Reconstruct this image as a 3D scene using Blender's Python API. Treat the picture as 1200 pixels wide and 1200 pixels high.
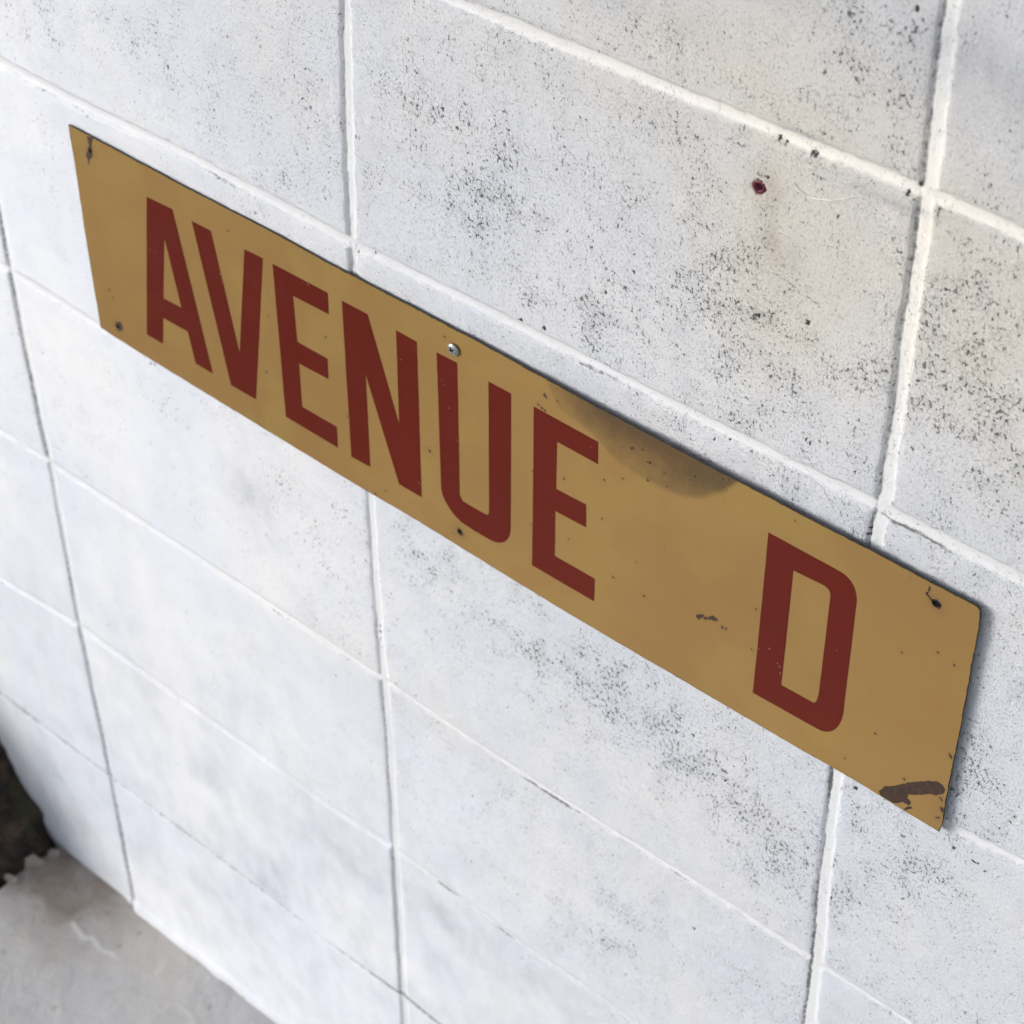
import bpy, bmesh, math, random, mathutils
import numpy as np

for _o in list(bpy.data.objects):
    bpy.data.objects.remove(_o)
S = bpy.context.scene
COL = S.collection

# ------------------------------------------------------------------ camera
# world: wall face y = 0, x along the wall to the right, z up, metres; z = 0 is the bed joint above the sign
CAM_P = (0.83142, -0.78676, 0.75178)
CAM_M = mathutils.Matrix([[0.751523, 0.659689, -0.004765], [0.428332, -0.493426, -0.757009], [-0.501742, 0.566869, -0.653387]])      # rows: right, down, forward
cam_d = bpy.data.cameras.new('camera')
cam = bpy.data.objects.new('camera', cam_d)
COL.objects.link(cam)
rt, dn, fw = (mathutils.Vector(r) for r in CAM_M)
m3 = mathutils.Matrix((rt, -dn, -fw)).transposed()
cam.matrix_world = mathutils.Matrix.Translation(CAM_P) @ m3.to_4x4()
cam_d.sensor_width = 36
cam_d.lens = 36 * 2436.35 / 1200
cam_d.clip_start = .05
cam_d.clip_end = 200
cam_d.dof.use_dof = True
cam_d.dof.focus_distance = 1.22
cam_d.dof.aperture_fstop = 13
S.camera = cam

# ------------------------------------------------------------------ sky and sun
SUN_EL, SUN_AZ = math.radians(14), math.radians(48)   # azimuth from -y towards -x (left of the viewer)
sun_dir = mathutils.Vector((-math.sin(SUN_AZ) * math.cos(SUN_EL), -math.cos(SUN_AZ) * math.cos(SUN_EL), math.sin(SUN_EL)))
w = bpy.data.worlds.new('World')
S.world = w
w.use_nodes = True
nt = w.node_tree
sky = nt.nodes.new('ShaderNodeTexSky')
sky.sky_type = 'NISHITA'
sky.sun_disc = False
sky.sun_elevation = SUN_EL
sky.sun_rotation = math.atan2(sun_dir.x, sun_dir.y)
sky.air_density = .7
sky.dust_density = 1
bg = nt.nodes['Background']
bg.inputs[1].default_value = .15
hs = nt.nodes.new('ShaderNodeHueSaturation')      # thin high cloud: a paler sky than the clear model
hs.inputs['Saturation'].default_value = .35
nt.links.new(sky.outputs[0], hs.inputs['Color'])
nt.links.new(hs.outputs[0], bg.inputs[0])
sl = bpy.data.lights.new('sun', 'SUN')
sl.energy = 1.2
sl.angle = math.radians(26)
sl.color = (1, .985, .965)
so = bpy.data.objects.new('sun', sl)
COL.objects.link(so)
so.rotation_euler = sun_dir.to_track_quat('Z', 'Y').to_euler()
vs = S.view_settings
vs.view_transform = 'Standard'
vs.look = 'None'
vs.gamma = 1
vs.use_curve_mapping = False
vs.exposure = .57
S.render.engine = 'CYCLES'


def sstep(a, b, x):
    t = np.clip((x - a) / (b - a), 0, 1)
    return t * t * (3 - 2 * t)


# ------------------------------------------------------------------ measured outlines (metres on the wall plane)
PLATE = [(-0.29144, -0.02202), (-0.16431, -0.02372), (-0.07673, -0.02344), (-0.03663, -0.02469), (0.02345, -0.0249), (0.10343, -0.0243), (0.17561, -0.02452), (0.21361, -0.02458), (0.25027, -0.02442), (0.33782, -0.02468), (0.36864, -0.02526), (0.40772, -0.02519), (0.43021, -0.02565), (0.45231, -0.0262), (0.47285, -0.02616), (0.47663, -0.02639), (0.4787, -0.02832), (0.47936, -0.03176), (0.47984, -0.04311), (0.48009, -0.07886), (0.4805, -0.12592), (0.48024, -0.16699), (0.48091, -0.2022), (0.47977, -0.21045), (0.41803, -0.20942), (0.37965, -0.21082), (0.32648, -0.21143), (0.19001, -0.21301), (0.13745, -0.2122), (0.11444, -0.21176), (0.0492, -0.2101), (-0.02303, -0.21051), (-0.11637, -0.20865), (-0.14167, -0.20831), (-0.25044, -0.20605), (-0.29265, -0.204), (-0.29296, -0.1613), (-0.29274, -0.11291), (-0.29163, -0.06677)]
LETTERS = [[[(-0.21046, -0.04988), (-0.18261, -0.04897), (-0.15972, -0.18355), (-0.17885, -0.18338), (-0.18339, -0.15613), (-0.21075, -0.15648), (-0.21564, -0.1827), (-0.23413, -0.18277)], [(-0.19644, -0.07892), (-0.20741, -0.13699), (-0.18706, -0.13618)]], [[(-0.16266, -0.05012), (-0.14267, -0.04993), (-0.1261, -0.14781), (-0.10834, -0.0504), (-0.08981, -0.04982), (-0.11322, -0.18414), (-0.14017, -0.18443)]], [[(-0.08027, -0.05011), (-0.02667, -0.04996), (-0.02736, -0.0678), (-0.0621, -0.0685), (-0.06195, -0.10749), (-0.03206, -0.10757), (-0.03266, -0.12561), (-0.06209, -0.12635), (-0.06295, -0.16542), (-0.02781, -0.16558), (-0.02832, -0.18485), (-0.08177, -0.18414)]], [[(-0.01341, -0.05014), (0.01082, -0.05001), (0.03527, -0.13002), (0.03698, -0.05052), (0.05588, -0.05097), (0.05374, -0.18553), (0.03205, -0.18555), (0.00519, -0.10265), (0.00401, -0.18524), (-0.01495, -0.18589)]], [[(0.07367, -0.05072), (0.09194, -0.05022), (0.09044, -0.16292), (0.09292, -0.1671), (0.11272, -0.16712), (0.11584, -0.16633), (0.11721, -0.16357), (0.11921, -0.05146), (0.13861, -0.05125), (0.13661, -0.16711), (0.13587, -0.17252), (0.13421, -0.17717), (0.13123, -0.18161), (0.12693, -0.18506), (0.12302, -0.18696), (0.11856, -0.18786), (0.10396, -0.18812), (0.09131, -0.18708), (0.08485, -0.18439), (0.0798, -0.1802), (0.07634, -0.17619), (0.07426, -0.17197), (0.073, -0.1673)]], [[(0.15787, -0.05149), (0.21108, -0.05154), (0.21111, -0.06948), (0.17735, -0.06963), (0.1766, -0.10944), (0.2017, -0.10831), (0.20194, -0.12761), (0.1759, -0.12865), (0.17558, -0.16806), (0.21, -0.16792), (0.20982, -0.1882), (0.15557, -0.18856)]], [[(0.34008, -0.05094), (0.38774, -0.05184), (0.39156, -0.05201), (0.39487, -0.05289), (0.39768, -0.05454), (0.39999, -0.05695), (0.40144, -0.05942), (0.40256, -0.06257), (0.40327, -0.06571), (0.40349, -0.06916), (0.40463, -0.15989), (0.40429, -0.16497), (0.40329, -0.16979), (0.4019, -0.174), (0.39999, -0.17762), (0.39763, -0.18072), (0.39473, -0.18308), (0.39201, -0.18432), (0.38901, -0.1849), (0.33925, -0.18648)], [(0.35939, -0.06967), (0.35922, -0.16611), (0.38308, -0.1653), (0.38441, -0.16415), (0.38529, -0.16228), (0.38622, -0.15569), (0.38596, -0.07369), (0.38556, -0.07155), (0.3845, -0.07001), (0.38162, -0.06865)]]]
HOLES = [(-0.26996, -0.03572), (-0.26933, -0.19179), (0.08979, -0.19687), (0.45266, -0.03879)]
SCREW = (0.08996, -0.03992)
RUST = [[(0.4364, -0.20605), (0.43923, -0.20008), (0.44698, -0.19305), (0.45051, -0.18916), (0.45757, -0.18205), (0.46646, -0.17462), (0.4728, -0.17083), (0.47676, -0.17105), (0.47911, -0.17368), (0.47822, -0.17748), (0.47361, -0.1828), (0.46987, -0.18432), (0.46004, -0.19229), (0.45585, -0.19477), (0.4558, -0.19801), (0.45904, -0.19944), (0.45808, -0.20339), (0.45554, -0.20336), (0.45353, -0.20358), (0.44721, -0.20964), (0.44197, -0.20902), (0.43781, -0.20889)], [(0.45397, -0.21038), (0.45679, -0.20501), (0.46008, -0.20317), (0.45938, -0.20538), (0.45633, -0.20898)], [(0.45025, -0.18364), (0.45277, -0.18368), (0.4522, -0.18537), (0.45094, -0.18503)], [(0.47653, -0.1429), (0.47946, -0.14566), (0.47919, -0.14768), (0.47679, -0.14454)], [(0.47583, -0.18115), (0.47865, -0.18347), (0.47838, -0.18494), (0.47644, -0.18322)], [(0.47521, -0.20009), (0.47834, -0.19772), (0.47922, -0.19897), (0.47681, -0.20081)], [(0.47739, -0.18949), (0.48057, -0.18964), (0.47977, -0.19407), (0.47853, -0.19245)], [(-0.2715, -0.02426), (-0.26268, -0.02144), (-0.26555, -0.02608), (-0.26687, -0.03013), (-0.26758, -0.03574), (-0.26805, -0.03949), (-0.27187, -0.04398), (-0.27459, -0.04926), (-0.27431, -0.04495), (-0.27648, -0.04162), (-0.27251, -0.03648), (-0.2702, -0.03083), (-0.27045, -0.0268)], [(-0.27108, -0.18789), (-0.26498, -0.18584), (-0.26338, -0.18967), (-0.26572, -0.19484), (-0.27036, -0.19621), (-0.27325, -0.19378)], [(0.08719, -0.19579), (0.08991, -0.19369), (0.09145, -0.19594), (0.09319, -0.19838), (0.09026, -0.2003), (0.08762, -0.1992)], [(0.44636, -0.02927), (0.44769, -0.029), (0.44753, -0.03233), (0.44664, -0.03449), (0.45024, -0.03716), (0.45272, -0.03531), (0.45497, -0.03695), (0.45625, -0.03942), (0.45462, -0.04206), (0.45138, -0.04189), (0.44912, -0.03893), (0.44502, -0.03602), (0.44526, -0.03447), (0.44673, -0.03314)], [(0.29174, -0.14972), (0.29489, -0.146), (0.29817, -0.14491), (0.29681, -0.14824), (0.29412, -0.15194)], [(0.30107, -0.14504), (0.3046, -0.14109), (0.30839, -0.14164), (0.30918, -0.14359), (0.30599, -0.14562), (0.30376, -0.14532), (0.30208, -0.14688)], [(0.29724, -0.14797), (0.30019, -0.14511), (0.30116, -0.14647), (0.29905, -0.14831)], [(0.31175, -0.14566), (0.31301, -0.14485), (0.31321, -0.14769), (0.31212, -0.14789)], [(0.31476, -0.14472), (0.31609, -0.14485), (0.31626, -0.14721), (0.31493, -0.14708)], [(-0.11237, -0.21103), (-0.11049, -0.20864), (-0.10875, -0.20838), (-0.11095, -0.21245)], [(0.00631, -0.20781), (0.00805, -0.20716), (0.00854, -0.20839), (0.00677, -0.20937)], [(0.07482, -0.21192), (0.07756, -0.21085), (0.07917, -0.21129), (0.07532, -0.21323)]]
SPECKS = [(0.23017, -0.04572, 0.00065), (0.23739, -0.04221, 0.00117), (0.23882, -0.04121, 0.00117), (0.24597, -0.03864, 0.00091), (0.25022, -0.046, 0.00117), (0.25208, -0.04565, 0.00117), (0.21642, -0.07964, 0.00091), (0.23093, -0.07007, 0.00091), (0.25058, -0.06039, 0.00104), (0.26287, -0.04768, 0.00078), (0.26616, -0.04167, 0.00065), (0.28223, -0.03275, 0.00065), (0.28571, -0.03752, 0.00091), (0.28261, -0.04217, 0.00091), (0.30558, -0.02858, 0.00104), (0.31041, -0.02645, 0.00104), (0.26535, -0.0571, 0.00065), (0.22564, -0.15715, 0.00091), (0.21461, -0.11301, 0.00078), (0.18294, -0.09731, 0.00117), (0.21512, -0.11243, 0.00078), (0.22528, -0.15716, 0.00117), (0.25072, -0.15795, 0.00117), (0.18738, -0.14659, 0.00065), (0.24378, -0.13274, 0.00065), (0.15485, -0.15259, 0.00065), (0.16701, -0.0375, 0.0013), (0.16842, -0.03857, 0.00104), (0.16185, -0.0479, 0.00104), (0.16499, -0.04926, 0.00117), (0.16736, -0.05001, 0.00091), (0.17786, -0.03677, 0.00065), (-0.03229, -0.08921, 0.00117), (-0.09843, -0.15215, 0.00091), (-0.09021, -0.09833, 0.00065), (0.08132, -0.03461, 0.00117), (-0.01595, -0.15008, 0.00078), (0.06345, -0.13903, 0.0013), (0.05923, -0.1385, 0.00052), (0.0181, -0.19967, 0.00078), (0.33618, -0.11606, 0.00091), (0.3355, -0.15079, 0.00078), (0.35747, -0.03208, 0.00065), (0.43657, -0.08741, 0.00078), (0.45845, -0.07319, 0.00091), (0.46984, -0.07591, 0.00078), (-0.12406, -0.04205, 0.00078), (-0.09846, -0.15236, 0.00078), (-0.15089, -0.14983, 0.00052), (0.42799, -0.16122, 0.00091), (0.15658, -0.10595, 0.00091), (0.08293, -0.20192, 0.00052), (-0.2735, -0.15965, 0.00104), (-0.26957, -0.165, 0.00091), (0.34098, -0.22299, 0.00078), (0.4101, -0.19622, 0.00078), (0.25712, -0.21685, 0.00078), (0.22853, -0.22768, 0.00065)]
CHIPS = [(-0.21494, -0.09722), (-0.20989, -0.09701), (-0.13841, -0.08028), (-0.13781, -0.08438), (-0.13758, -0.08866), (-0.13719, -0.09093), (0.05337, -0.05955), (0.04035, -0.07309), (0.07768, -0.07125), (0.07909, -0.07428), (0.0828, -0.09176), (0.20517, -0.05871), (0.17345, -0.13333), (0.0518, -0.17365), (0.08934, -0.11578), (0.09088, -0.12228), (0.34072, -0.14679), (0.34819, -0.14171), (0.35501, -0.15002), (0.3568, -0.15179), (0.39477, -0.113), (0.40463, -0.13316), (0.35751, -0.15677), (0.10689, -0.18743), (-0.04594, -0.05175)]
DARK_PATCH = [(0.16855, -0.0255), (0.179, -0.04295), (0.20344, -0.04689), (0.22963, -0.06064), (0.26109, -0.06089), (0.27736, -0.05852), (0.29123, -0.05199), (0.30803, -0.03576), (0.32038, -0.01705), (0.33171, -0.02317)]
VJ = {-1: [(-0.99125, -0.40637), (-0.93088, -0.40579), (-0.79898, -0.40513), (-0.67647, -0.40689), (-0.6037, -0.40883), (-0.4049, -0.40606), (-0.27428, -0.40887)], 0: [(-0.81147, -0.00088), (-0.60386, 0.00042), (-0.47116, 0.00148), (-0.34654, -0.00178), (-0.22216, -0.00224), (0.01034, -0.00316), (0.17399, 0.00458)], 1: [(-0.47161, 0.40921), (-0.39524, 0.40804), (-0.29417, 0.40425), (-0.21586, 0.40306), (-0.01528, 0.40655), (0.01379, 0.40833), (0.11575, 0.4078), (0.21034, 0.40726), (0.30675, 0.40444)]}
HJ = {1: [(0.08776, 0.2016), (0.13733, 0.20259), (0.25499, 0.20334), (0.33468, 0.20351), (0.39772, 0.205), (0.46181, 0.20271)], 0: [(-0.36835, -8e-05), (-0.28735, -0.00139), (-0.1793, 0.00127), (-0.01511, -0.00202), (0.15902, -0.00113), (0.19573, -0.00016), (0.26738, -0.00076), (0.39304, 0.00158), (0.49778, 0.00111)], -1: [(-0.40763, -0.20344), (-0.29743, -0.20612), (0.4882, -0.20695), (0.53405, -0.20215)], -2: [(-0.47508, -0.40463), (-0.40339, -0.40346), (-0.26532, -0.40343), (-0.05244, -0.40381), (0.00366, -0.40475), (0.08428, -0.40899), (0.21043, -0.40822), (0.29195, -0.4057), (0.3993, -0.40563), (0.47992, -0.4063)], -3: [(-0.53095, -0.61637), (-0.40883, -0.6037), (-0.30408, -0.60462), (-0.29589, -0.6047), (-0.06579, -0.60949), (0.00042, -0.60386), (0.1441, -0.61235), (0.25895, -0.61039)], -4: [(-0.38571, -0.81266), (-0.20219, -0.81225), (-0.07965, -0.81576), (0.00017, -0.8118), (0.0391, -0.81471)]}
PLUG = (0.30957, 0.16862)
THREAD = [(0.33073, 0.18031), (0.33365, 0.17792), (0.33919, 0.17609), (0.34554, 0.1764), (0.35419, 0.1792), (0.36253, 0.18365), (0.36924, 0.18792)]
CRACK = [(0.3193, 0.12311), (0.32802, 0.11985), (0.33946, 0.11676), (0.34792, 0.11511), (0.35662, 0.11085)]
RIDGE = [(-0.4347, -0.0589), (-0.4118, -0.0641), (-0.4081, -0.0579), (-0.3871, -0.0616), (-0.3741, -0.0576), (-0.341, -0.0547), (-0.3129, -0.0502), (-0.3012, -0.0512), (-0.2854, -0.0571), (-0.2676, -0.0555), (-0.2548, -0.0554), (-0.2423, -0.061)]
FPITS = [(-0.4212, -0.0246), (-0.3678, -0.1401), (-0.2482, -0.0358), (-0.3779, -0.0463), (-0.375, -0.0217), (-0.463, -0.1307)]
PITS = [(-0.03271, 0.0876, 4), (-0.01436, 0.08841, 2.5), (-0.18428, 0.06417, 3), (-0.18666, 0.05557, 3), (-0.07002, 0.08787, 2), (0.08255, 0.13014, 5), (0.05925, 0.10627, 4), (0.13494, 0.13585, 3), (0.10288, 0.09983, 3), (0.10497, 0.10124, 3), (0.22927, 0.07978, 5), (0.20926, 0.05593, 5), (0.1624, 0.00818, 6), (0.24669, 0.06645, 4), (0.14376, 0.00583, 5), (0.34793, 0.09957, 6.5), (0.31614, 0.08925, 5), (0.30198, 0.0924, 4), (0.42025, 0.05027, 4.5), (0.355, 0.02291, 4), (0.35744, 0.02175, 4), (0.42582, 0.15591, 4.5), (0.44712, 0.19543, 3), (0.45512, 0.15392, 3), (0.00097, -0.00701, 4), (0.01608, -0.00174, 4), (0.29308, -0.00971, 3), (0.30324, -0.00499, 3), (0.29387, -0.26086, 4), (0.31305, -0.27204, 4), (0.32807, -0.26701, 3), (0.32245, -0.28445, 4), (0.30733, -0.45453, 4), (0.46233, -0.30358, 3.5), (0.41777, -0.22163, 7), (0.48901, -0.22358, 6), (0.5029, -0.22451, 4.5), (0.51214, -0.22667, 4), (0.50575, -0.22383, 4), (0.10763, -0.46846, 3), (0.22241, -0.54096, 3), (0.03493, -0.39879, 3), (0.12971, -0.34625, 2.5), (0.09156, -0.47153, 3), (-0.24046, -0.48205, 4), (-0.04837, -0.3235, 3), (-0.20024, -0.45794, 3), (-0.23406, -0.21363, 5), (-0.23919, -0.21449, 4), (-0.26996, -0.00878, 3), (-0.0019, -0.34841, 5), (-0.00138, -0.35441, 5), (-0.00188, -0.362, 4), (-0.00154, -0.37093, 4), (-0.00216, -0.38055, 3), (-0.40388, -0.57527, 4), (-0.40411, -0.58198, 5), (-0.40577, -0.5896, 4), (-0.40563, -0.86109, 5), (-0.40909, -0.85846, 4), (-0.54002, -0.80533, 6), (-0.49045, -0.80531, 4), (-0.51988, -0.84269, 3), (-0.51895, -0.85637, 3), (0.38837, 0.2971, 5), (0.31436, 0.17625, 3.5), (0.31, 0.17605, 3), (0.40191, 0.20671, 6), (0.39637, 0.20054, 5), (0.31852, 0.20071, 6), (0.32287, 0.19991, 5), (0.34134, 0.20016, 5), (0.33872, 0.20012, 4), (0.40163, -0.01684, 5), (0.40171, -0.0219, 5)]
FLECK_AREAS = [(0.3632, 0.2833, 0.0111, 0.0089, 1.5), (0.3836, 0.2876, 0.01, 0.008, 1.6), (0.3677, 0.2633, 0.0113, 0.009, 1.4), (0.3754, 0.2532, 0.0113, 0.009, 1.0), (0.3557, 0.2727, 0.0102, 0.0082, 0.4), (-0.3162, 0.0509, 0.038, 0.0304, 0.5), (-0.2192, 0.0744, 0.0291, 0.0232, 0.35), (-0.0656, 0.0283, 0.0316, 0.0253, 0.5), (-0.0361, 0.0839, 0.027, 0.0216, 0.3), (-0.1425, 0.0696, 0.0425, 0.034, 0.25), (-0.3355, -0.091, 0.0244, 0.0195, 0.55), (-0.3239, -0.1519, 0.0207, 0.0166, 0.35), (-0.3706, -0.1723, 0.017, 0.0136, 0.3), (-0.2215, -0.2508, 0.0293, 0.0234, 0.45), (-0.1774, -0.22, 0.0163, 0.013, 0.3), (-0.0928, -0.2584, 0.0322, 0.0258, 0.45), (-0.0332, -0.2502, 0.0197, 0.0157, 0.3), (0.0273, -0.2569, 0.031, 0.0248, 0.5), (0.0862, -0.2465, 0.0378, 0.0302, 0.45), (0.1659, -0.2628, 0.0444, 0.0355, 0.55), (0.2421, -0.2703, 0.0434, 0.0347, 0.6), (0.3149, -0.2774, 0.0424, 0.0339, 0.5), (0.3453, -0.3056, 0.0283, 0.0227, 0.35), (0.0689, 0.1175, 0.0383, 0.0306, 0.4), (0.1499, 0.0972, 0.0437, 0.0349, 0.4), (0.2153, 0.0664, 0.037, 0.0296, 0.6), (0.2881, 0.082, 0.0356, 0.0285, 0.7), (0.3274, 0.036, 0.0419, 0.0335, 0.6), (0.3801, 0.0743, 0.0286, 0.0229, 0.5), (0.2035, 0.0307, 0.0316, 0.0253, 0.5), (0.0951, 0.0686, 0.0324, 0.0259, 0.25), (0.4435, 0.0781, 0.0388, 0.0311, 0.65), (0.4556, 0.128, 0.0321, 0.0257, 0.35), (0.4454, 0.1597, 0.0211, 0.0169, 0.3), (0.4938, -0.1333, 0.0306, 0.0245, 0.7), (0.5178, -0.1744, 0.0248, 0.0198, 0.5), (0.4583, -0.2517, 0.0397, 0.0317, 0.55), (0.4979, -0.269, 0.0394, 0.0315, 0.55), (0.4353, -0.3208, 0.0345, 0.0276, 0.35), (0.1418, -0.4409, 0.0322, 0.0258, 0.3), (0.0978, -0.4739, 0.0249, 0.0199, 0.25), (0.2195, -0.5298, 0.0408, 0.0326, 0.2), (0.1768, -0.5342, 0.0249, 0.0199, 0.2), (0.0937, -0.6706, 0.0269, 0.0215, 0.2), (-0.2528, -0.7242, 0.0251, 0.0201, 0.2), (-0.1327, -0.7282, 0.0292, 0.0234, 0.2), (0.3613, -0.3279, 0.0427, 0.0342, 0.3), (0.1362, 0.0183, 0.0261, 0.0209, 0.3), (0.3187, 0.1294, 0.0342, 0.0273, 0.25), (0.4769, 0.0617, 0.0221, 0.0176, 0.5)]


def gap(X, Z):
    """distance of the plate's painted face from the wall: the old plate is slightly bowed"""
    u = (X + .29) / .77
    v = np.clip((Z + .21) / .19, 0, 1)
    return (.0028 + .0014 * sstep(.35, 1, u) + .0034 * np.exp(-((X - .27) / .15) ** 2) * v * v
            + .0005 * sstep(.8, 1, u))


# ------------------------------------------------------------------ helpers
def tag(o, label=None, cat=None, group=None, kind=None):
    if label: o['label'] = label
    if cat: o['category'] = cat
    if group: o['group'] = group
    if kind: o['kind'] = kind
    return o


def link(name, me, mats=(), parent=None):
    o = bpy.data.objects.new(name, me)
    COL.objects.link(o)
    for m in mats:
        me.materials.append(m)
    if parent: o.parent = parent
    return o


def mesh_np(name, verts, quads=None, tris=None, mat_idx=None, smooth=True):
    me = bpy.data.meshes.new(name)
    verts = np.asarray(verts, np.float32)
    me.vertices.add(len(verts))
    me.vertices.foreach_set('co', verts.ravel())
    loops = []
    starts = []
    n = 0
    if quads is not None and len(quads):
        loops.append(np.asarray(quads, np.int32).ravel())
        starts.append(np.arange(len(quads)) * 4)
        n = len(quads) * 4
    if tris is not None and len(tris):
        loops.append(np.asarray(tris, np.int32).ravel())
        starts.append(n + np.arange(len(tris)) * 3)
    loops = np.concatenate(loops)
    starts = np.concatenate(starts).astype(np.int32)
    me.loops.add(len(loops))
    me.loops.foreach_set('vertex_index', loops)
    me.polygons.add(len(starts))
    me.polygons.foreach_set('loop_start', starts)
    if mat_idx is not None:
        me.polygons.foreach_set('material_index', np.asarray(mat_idx, np.int32))
    me.polygons.foreach_set('use_smooth', np.full(len(starts), smooth))
    me.update(calc_edges=True)
    me.validate()
    return me


def add_attr(me, name, arr):
    a = me.attributes.new(name, 'FLOAT', 'POINT')
    a.data.foreach_set('value', np.asarray(arr, np.float32).ravel())


def hash2(ix, iy, seed):
    h = (ix.astype(np.int64) * 374761393 + iy.astype(np.int64) * 668265263 + seed * 1442695041) & 0xffffffff
    h = ((h ^ (h >> 13)) * 1274126177) & 0xffffffff
    h = (h ^ (h >> 16)) & 0xffffffff
    return h / 4294967295.0


def vnoise(x, y, scale, seed):
    x = x / scale; y = y / scale
    ix = np.floor(x); iy = np.floor(y)
    fx = x - ix; fy = y - iy
    fx = fx * fx * (3 - 2 * fx); fy = fy * fy * (3 - 2 * fy)
    a = hash2(ix, iy, seed); b = hash2(ix + 1, iy, seed)
    c = hash2(ix, iy + 1, seed); d = hash2(ix + 1, iy + 1, seed)
    return ((a * (1 - fx) + b * fx) * (1 - fy) + (c * (1 - fx) + d * fx) * fy) * 2 - 1


def fnoise(x, y, scale, seed, octv=3, gain=.5):
    t = 0; amp = 1; tot = 0
    for k in range(octv):
        t = t + amp * vnoise(x, y, scale / 2 ** k, seed + 17 * k)
        tot += amp; amp *= gain
    return t / tot


class NT:
    """small node tree builder"""
    def __init__(self, name):
        self.m = bpy.data.materials.new(name)
        self.m.use_nodes = True
        self.t = self.m.node_tree
        self.t.nodes.clear()
        self.out = self.t.nodes.new('ShaderNodeOutputMaterial')
        self.b = self.t.nodes.new('ShaderNodeBsdfPrincipled')
        self.t.links.new(self.b.outputs[0], self.out.inputs[0])

    def put(self, sock, v):
        if isinstance(v, bpy.types.NodeSocket):
            self.t.links.new(v, sock)
        elif v is not None:
            if hasattr(sock.default_value, '__len__') and not hasattr(v, '__len__'):
                v = [v] * len(sock.default_value)
            if hasattr(v, '__len__') and len(sock.default_value) == 4 and len(v) == 3:
                v = (*v, 1)
            sock.default_value = v

    def n(self, typ, ins=None, outp=0, **kw):
        nd = self.t.nodes.new(typ)
        for k, v in kw.items(): setattr(nd, k, v)
        for k, v in (ins or {}).items(): self.put(nd.inputs[k], v)
        return nd.outputs[outp]

    def math(self, op, a, b=None, c=None, clamp=False):
        nd = self.t.nodes.new('ShaderNodeMath'); nd.operation = op; nd.use_clamp = clamp
        for i, v in enumerate((a, b, c)):
            if v is not None: self.put(nd.inputs[i], v)
        return nd.outputs[0]

    def vmath(self, op, a, b=None, scale=None):
        nd = self.t.nodes.new('ShaderNodeVectorMath'); nd.operation = op
        self.put(nd.inputs[0], a)
        if b is not None: self.put(nd.inputs[1], b)
        if scale is not None: self.put(nd.inputs['Scale'], scale)
        return nd.outputs[0]

    def attr(self, name):
        return self.n('ShaderNodeAttribute', None, 'Fac', attribute_name=name)

    def noise(self, vec, scale, detail=3, rough=.55, col=False, dist=0.):
        return self.n('ShaderNodeTexNoise', {'Vector': vec, 'Scale': scale, 'Detail': detail, 'Roughness': rough,
                                             'Distortion': dist}, 'Color' if col else 'Fac')

    def ramp(self, x, a, b, lo=0., hi=1., smooth=True):
        return self.n('ShaderNodeMapRange', {'Value': x, 'From Min': a, 'From Max': b, 'To Min': lo, 'To Max': hi},
                      0, interpolation_type='SMOOTHSTEP' if smooth else 'LINEAR')

    def mix(self, f, a, b, mode='MIX'):
        nd = self.t.nodes.new('ShaderNodeMix'); nd.data_type = 'RGBA'; nd.blend_type = mode
        self.put(nd.inputs[0], f); self.put(nd.inputs[6], a); self.put(nd.inputs[7], b)
        return nd.outputs[2]

    def bump(self, h, dist, strength=1., normal=None):
        return self.n('ShaderNodeBump', {'Height': h, 'Distance': dist, 'Strength': strength, 'Normal': normal})

    def done(self, color, rough, normal=None, **kw):
        self.put(self.b.inputs['Base Color'], color)
        self.put(self.b.inputs['Roughness'], rough)
        if normal is not None: self.put(self.b.inputs['Normal'], normal)
        for k, v in kw.items(): self.put(self.b.inputs[k], v)
        return self.m


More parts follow.
